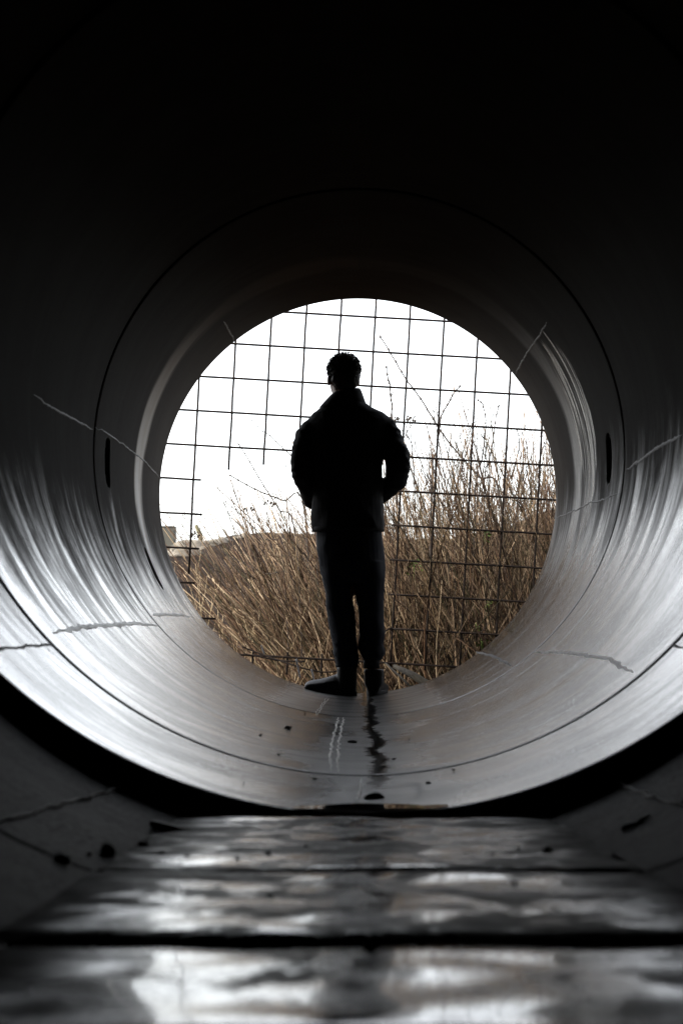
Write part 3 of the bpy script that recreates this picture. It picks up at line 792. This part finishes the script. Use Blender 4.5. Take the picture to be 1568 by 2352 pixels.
for lg in (legL, legR): mb.tube(lg, [.08, .07, .058, .054, .045, .030, .028], 16)
# hands inside the pockets: palm, four bent fingers, thumb
for (pw, s) in ((armL[-1], 1), (armR[-1], -1)):
    mb.ball(pw + Vector((s*.035, .035, -.03)), 1, .034, .018, .042, 2)
    for k in range(4):
        b = pw + Vector((s*(.015+.016*k), .045, -.062)); ln = (.030, .036, .034, .026)[k]
        mb.tube([b, b+Vector((0, .016, -ln*.6)), b+Vector((0, .004, -ln))], [.009, .0085, .007], 8)
    mb.tube([pw+Vector((s*.06, .03, -.01)), pw+Vector((s*.078, .035, -.03)), pw+Vector((s*.082, .03, -.055))], [.011, .010, .008], 8)
remeshed(mb, 'body', M_SKIN, person, .008, 3)
M_EYE = simple('eye', (.7, .7, .68), .2)
for s in (-1, 1):
    mb = MB(); mb.ball(H(s*.031, .082, -.004), .0115, sub=2); mb.build('eye', M_EYE, person)
# -- hair: cap with short curls
mb = MB(); mb.ball(H(0, -.016, .024), 1, .080, .098, .086, 3, turn); mb.ball(H(0, -.05, -.01), 1, .076, .062, .07, 3, turn)
cap = MB()
for vtx in mb.v: cap.v.append(vtx)
cap.f = mb.f
hm = MB()
for i in range(1500):
    a = random.uniform(0, 2*math.pi); z = random.uniform(-.75, 1)
    q = math.sqrt(max(0, 1-z*z)); dirv = Vector((q*math.cos(a), q*math.sin(a), z))
    if dirv.y > .45 and z < .35: continue
    if z < -.15 and dirv.y > -.05: continue
    base = Vector((dirv.x*(.080 if z > 0 else .075), dirv.y*.098-.016, dirv.z*.086+.024))
    nrm = Vector((dirv.x/.084, dirv.y/.1, dirv.z/.086)).normalized()
    t1 = nrm.orthogonal().normalized(); t2 = nrm.cross(t1); ph = random.uniform(0, 6.28); rc = random.uniform(.004, .008); hh = random.uniform(.006, .020)*(.7+.45*max(0, z))
    pts = []
    for k in range(9):
        w2 = ph + k*.95; pts.append(base + nrm*(hh*k/8) + (t1*math.cos(w2)+t2*math.sin(w2))*rc)
    hm.tube([HC + turn @ p for p in pts], .0016, 3)
hair_cap = remeshed(cap, 'hair', M_HAIR, person, .007, 2, bump=lambda p: .004*mn.noise(p*70) + .003*mn.noise(p*150))
hair2 = hm.build('curls', M_HAIR, hair_cap)
# -- jacket
mb = MB()
mb.loft([rg(752, 836, 925, .075), rg(738, 852, 936, .085), rg(718, 880, 950, .10), rg(706, 896, 968, .115), rg(704, 896, 990, .125), rg(712, 886, 1030, .13), rg(717, 878, 1070, .13), rg(718, 877, 1110, .13), rg(716, 878, 1150, .132), rg(715, 880, 1185, .137), rg(716, 881, 1210, .138), rg(718, 880, 1219, .136)], 32)
aL = [P(712, 974), P(705, 1000, -.005), P(700, 1030, -.02), P(696, 1064, -.035), P(696, 1092, -.035), P(704, 1120, .015), P(718, 1143, .075), P(738, 1160, .12)]
aL = [P(732, 962), P(717, 982)] + aL[1:]; mb.tube(aL, [.034, .050, .059, .060, .060, .058, .054, .050, .046], 18)
aR = [P(886, 976), P(893, 1000, -.005), P(902, 1028, -.025), P(911, 1052, -.04), P(915, 1076, -.04), P(909, 1100, .01), P(891, 1120, .07), P(868, 1135, .12)]
aR = [P(866, 960), P(885, 980)] + aR[1:]; mb.tube(aR, [.034, .052, .059, .060, .061, .061, .057, .051, .047], 18)
def jbump(p):
    d = 0
    for a in (aL, aR):
        for k in range(1, len(a)-1):
            if (p-a[k]).length < .11:
                d += .0024*math.sin(p.z*120 + p.x*60 + mn.noise(p*9)*9)*(1-(p-a[k]).length/.11)
    return d
remeshed(mb, 'jacket', M_JACKET, person, .007, 4, .0065, 6, jbump)
# collar standing round the neck
mb = MB(); n = 40; vs = []; fs = []
prof = [(0, .0), (.35, .5), (.8, .92), (1.0, 1.0)]
cb, ct = rg(730, 845, 938, .085), rg(762, 828, 897, .074)
levels = []
for (f, th) in [(0, 0), (.3, .006), (.7, .004), (1, 0), (1, -.012), (.7, -.014), (.3, -.014), (0, -.014)]:
    lv = []
    for k in range(n):
        q = 2*math.pi*k/n
        fr = 1.0 - .35*max(0, math.sin(q))      # lower in front
        e = f*fr
        rx = cb[3] + (ct[3]-cb[3])*e**.75 + th; ry = cb[4]+(ct[4]-cb[4])*e + th
        cx = cb[0] + (ct[0]-cb[0])*e
        z = cb[2] + (ct[2]-cb[2])*e + .006*mn.noise(Vector((math.cos(q)*2, math.sin(q)*2, 5)))*f + .014*f*math.cos(q)
        lv.append((cx+rx*math.cos(q), YP + ry*math.sin(q), z))
    levels.append(lv)
for lv in levels: vs += lv
for j in range(len(levels)):
    j2 = (j+1) % len(levels)
    for k in range(n): fs.append((j*n+k, j*n+(k+1) % n, j2*n+(k+1) % n, j2*n+k))
mb.add(vs, fs); o = mb.build('collar', M_JACKET, person); sub = o.modifiers.new('s', 'SUBSURF'); sub.levels = 1; sub.render_levels = 1
mb = MB(); n = 48; vs = []; fs = []
for (yy, ex) in ((1211, -.006), (1211, .0025), (1221, .0025), (1221, -.012)):
    r_ = rg(717, 881, yy, .138)
    for k in range(n):
        q = 2*math.pi*k/n; vs.append((r_[0]+(r_[3]+ex)*math.cos(q), r_[1]+(r_[4]+ex)*math.sin(q), r_[2]))
for j in range(4):
    for k in range(n): fs.append((j*n+k, j*n+(k+1) % n, ((j+1) % 4)*n+(k+1) % n, ((j+1) % 4)*n+k))
mb.add(vs, fs); mb.build('hem', M_JACKET, person)
# -- trousers
mb = MB()
mb.loft([rg(730, 872, 1205, .112), rg(729, 875, 1225, .118), rg(729, 879, 1255, .122), rg(733, 882, 1290, .122), rg(738, 883, 1318, .11), rg(744, 880, 1338, .09)], 32)
mb.loft([rg(736, 808, 1290, .10), rg(741, 810, 1335, .092), rg(746, 807, 1362, .086), rg(746, 811, 1395, .078), rg(753, 815, 1428, .074), rg(763, 817, 1466, .068), rg(769, 821, 1508, .064), rg(772, 821, 1532, .062)], 24)
mb.loft([rg(812, 882, 1290, .10), rg(811, 883, 1330, .092), rg(815, 881, 1358, .086), rg(823, 879, 1392, .078), rg(826, 880, 1430, .074), rg(826, 882, 1456, .07), rg(823, 878, 1480, .066), rg(827, 882, 1499, .066), rg(833, 879, 1508, .06), rg(836, 872, 1514, .05)], 24)
def tbump(p):
    lo = smooth(.30, .05, p.z) if False else (1-smooth(.16, .34, p.z))
    return .003*lo*math.sin(p.z*90 + p.x*40 + mn.noise(p*8)*7)
remeshed(mb, 'trousers', M_TROUSER, person, .005, 4, .006, 5.5, tbump)
# -- boots
def boot(heel, ang, length, shaft_top, name='boot', slope=0.0):
    """heel: point under the heel; ang: direction the toe points; lofted along the foot, plus a shaft"""
    d = Vector((math.cos(ang), math.sin(ang), slope)); s_ = Vector((-d.y, d.x, 0)); up = Vector((0, 0, 1))
    secs = [(-.012, .020, .055), (0, .034, .085), (.03, .038, .10), (.07, .039, .10), (.10, .041, .105), (.145, .046, .088), (.19, .050, .074), (.225, .049, .066), (.25, .044, .060), (.266, .034, .050), (.274, .020, .040)]
    k = length/.28; mb = MB(); n = 16; vs = []; fs = []
    for (t, hw, h) in secs:
        for i in range(n):
            q = 2*math.pi*i/n; x = math.cos(q)*hw; z = math.sin(q)
            zz = h*.5 + z*h*.5; zz = max(zz, .012)
            vs.append(heel + d*t*k + s_*x*(1 if z < .3 else 1-.35*(z-.3)/.7) + up*zz)
    m = len(secs)
    for j in range(m-1):
        for i in range(n): fs.append((j*n+i, j*n+(i+1) % n, (j+1)*n+(i+1) % n, (j+1)*n+i))
    fs.append(tuple(range(n))[::-1]); fs.append(tuple((m-1)*n+i for i in range(n))); mb.add(vs, fs)
    c = heel + d*.035
    mb.tube([c+up*.05, c+up*.10, c+up*(shaft_top)], [.050, .052, .052], 16)
    o = remeshed(mb, name, M_BOOT, person, .006, 3)
    sb = MB(); vs = []; n = 28
    for zz in (.0, .005, .024, .027):
        for i in range(n):
            q = 2*math.pi*i/n; t = .128 + .148*math.cos(q); hw = .042 + .006*math.cos(q) if math.cos(q) > 0 else .042
            ins = .003 if zz in (.0, .027) else 0
            vs.append(heel + d*(t*k) + s_*(math.sin(q)*(hw-ins+.007)) + up*zz)
    fs = [(j*n+i, j*n+(i+1) % n, (j+1)*n+(i+1) % n, (j+1)*n+i) for j in range(3) for i in range(n)] + [tuple(range(n)), tuple(range(3*n, 4*n))]
    sb.add(vs, fs); sb.build('sole', M_SOLE, o); return o
fl = lambda x: R - math.sqrt(R*R-x*x)
hl = P(812, 1590); hl.z = fl(hl.x)-.004; hl.y = YP-.02
boot(hl, R_(166), .262, .15, slope=.085)
hr = P(856, 1590); hr.z = fl(hr.x)-.002; hr.y = YP-.05
boot(hr, R_(80), .275, .135)
mb = MB(); mb.tube([P(853, 1500, .0), P(853, 1535, .0)], [.040, .042], 16); mb.build('sock', M_SOCK, person)

# ------------------------------------------------------------------ stones and debris on the floor
M_STONE = simple('dark_stone', (.02, .018, .016), .8, (.045, .04, .036), 40, bump=.002)
SGp = 'loose stones on the pipe floor'
def on_far(px, py):
    f, r = (FAR, R) if py < 1645 else (FB, RB) if py < 1775 else (FC, RC)
    th, y = cyl_hit(px, py, f, r); return cyl_pt(th, y, .002, f, r)
def on_slab(px, py):
    inv = NEAR.inverted(); o = inv @ CAM; d = inv.to_3x3() @ ray(px, py); t = (zt-o.z)/d.z; return NEAR @ (o+d*t)
def on_near(px, py):
    th, y = cyl_hit(px, py, NEAR, RN); return cyl_pt(th, y, .002, NEAR, RN)
rock('stone', on_far(660, 1674), .010, M_STONE, 'small black stone alone on the pale floor left of the lime line', 'stone', SGp, 1.1, 1, .8, 11, 2)
rock('stone', on_far(807, 1706), .010, M_STONE, 'small flat stone just right of the white lime line', 'stone', SGp, 1.4, 1, .6, 12, 2)
rock('stone', on_far(762, 1865-1), .008, M_STONE, 'tiny stone at the near end of the lime line by the joint', 'stone', SGp, 1, 1, .7, 13, 2) if False else None
rock('stone', on_far(861, 1832), .018, M_STONE, 'flat black stone in the shallow recess just before the step', 'stone', SGp, 1.2, 1.3, .45, 14, 2)
rock('stone', on_near(246, 1962), .012, M_STONE, 'largest upright dark stone at the left edge of the slabs', 'stone', SGp, .9, .8, 1.1, 15, 2)
rock('stone', on_near(329, 1950), .009, M_STONE, 'small dark stone right of the largest one on the left edge', 'stone', SGp, .9, .9, 1.0, 16, 2)
rock('stone', on_near(140, 1978), .010, M_STONE, 'leftmost dark stone on the curved wall by the slabs', 'stone', SGp, 1.2, 1, .7, 17, 2)
rock('stone', on_slab(1257, 1955), .007, M_STONE, 'dark stone near the right end of the first slab', 'stone', SGp, 1.2, 1, .8, 18, 2)
rock('stone', on_slab(797, 2100), .008, M_STONE, 'dark stone in the middle of the glaring slab', 'stone', SGp, 1.6, 1, .7, 19, 2)
M_DEB = simple('wet_dark_wood', (.012, .011, .010), .35, bump=.002)
a, b = on_near(345, 1903), on_near(428, 1925)
mb = MB(); mb.tube([a.lerp(b, f)+Vector((0, 0, .006)) for f in (-.02, .03, .1, .5, .92, .97, 1.0)], [.003, .006, .0075, .008, .007, .005, .003], 10)
tag(mb.build('stick', M_DEB), 'short dark oblong stick lying on the curved wall left of the puddle', 'stick')
a, b = on_near(1428, 1912), on_near(1492, 1880)
mb = MB(); mb.tube([a.lerp(b, f)+Vector((0, 0, .002+.002*math.sin(f*9))) for f in (0, .1, .3, .5, .7, 1.0)], [.003, .005, .004, .003, .004, .002], 8)
tag(mb.build('stick', M_DEB), 'thin dark splinter on the curved wall right of the slabs', 'stick')
PEB = [(598, 1690, 'f'), (700, 1640, 'f'), (640, 1735, 'f'), (905, 1745, 'f'), (940, 1700, 'f'), (722, 1790, 'f'), (985, 1800, 'f'), (560, 1800, 'f'), (1040, 1770, 'f'),
       (300, 1972, 'n'), (275, 1968, 'n'), (205, 1965, 'n'), (372, 1958, 's'), (430, 1968, 's'), (545, 1972, 's'), (615, 1960, 's'), (700, 1945, 's'), (1130, 1960, 's'), (1190, 1950, 's'), (980, 1925, 's'),
       (620, 2060, 's'), (500, 2040, 's'), (940, 2055, 's'), (1100, 2090, 's'), (1180, 2030, 's'), (850, 2180, 's'), (1010, 2160, 's')]
for i, (px, py, w_) in enumerate(PEB):
    p = {'f': on_far, 'n': on_near, 's': on_slab}[w_](px, py)
    rock('pebble', p, random.uniform(.002, .0055), M_STONE, 'tiny dark pebble or crumb of dirt on the wet pipe floor', 'pebble', 'pebbles strewn over the wet pipe floor', 1.3, 1, .7, 30+i, 1)
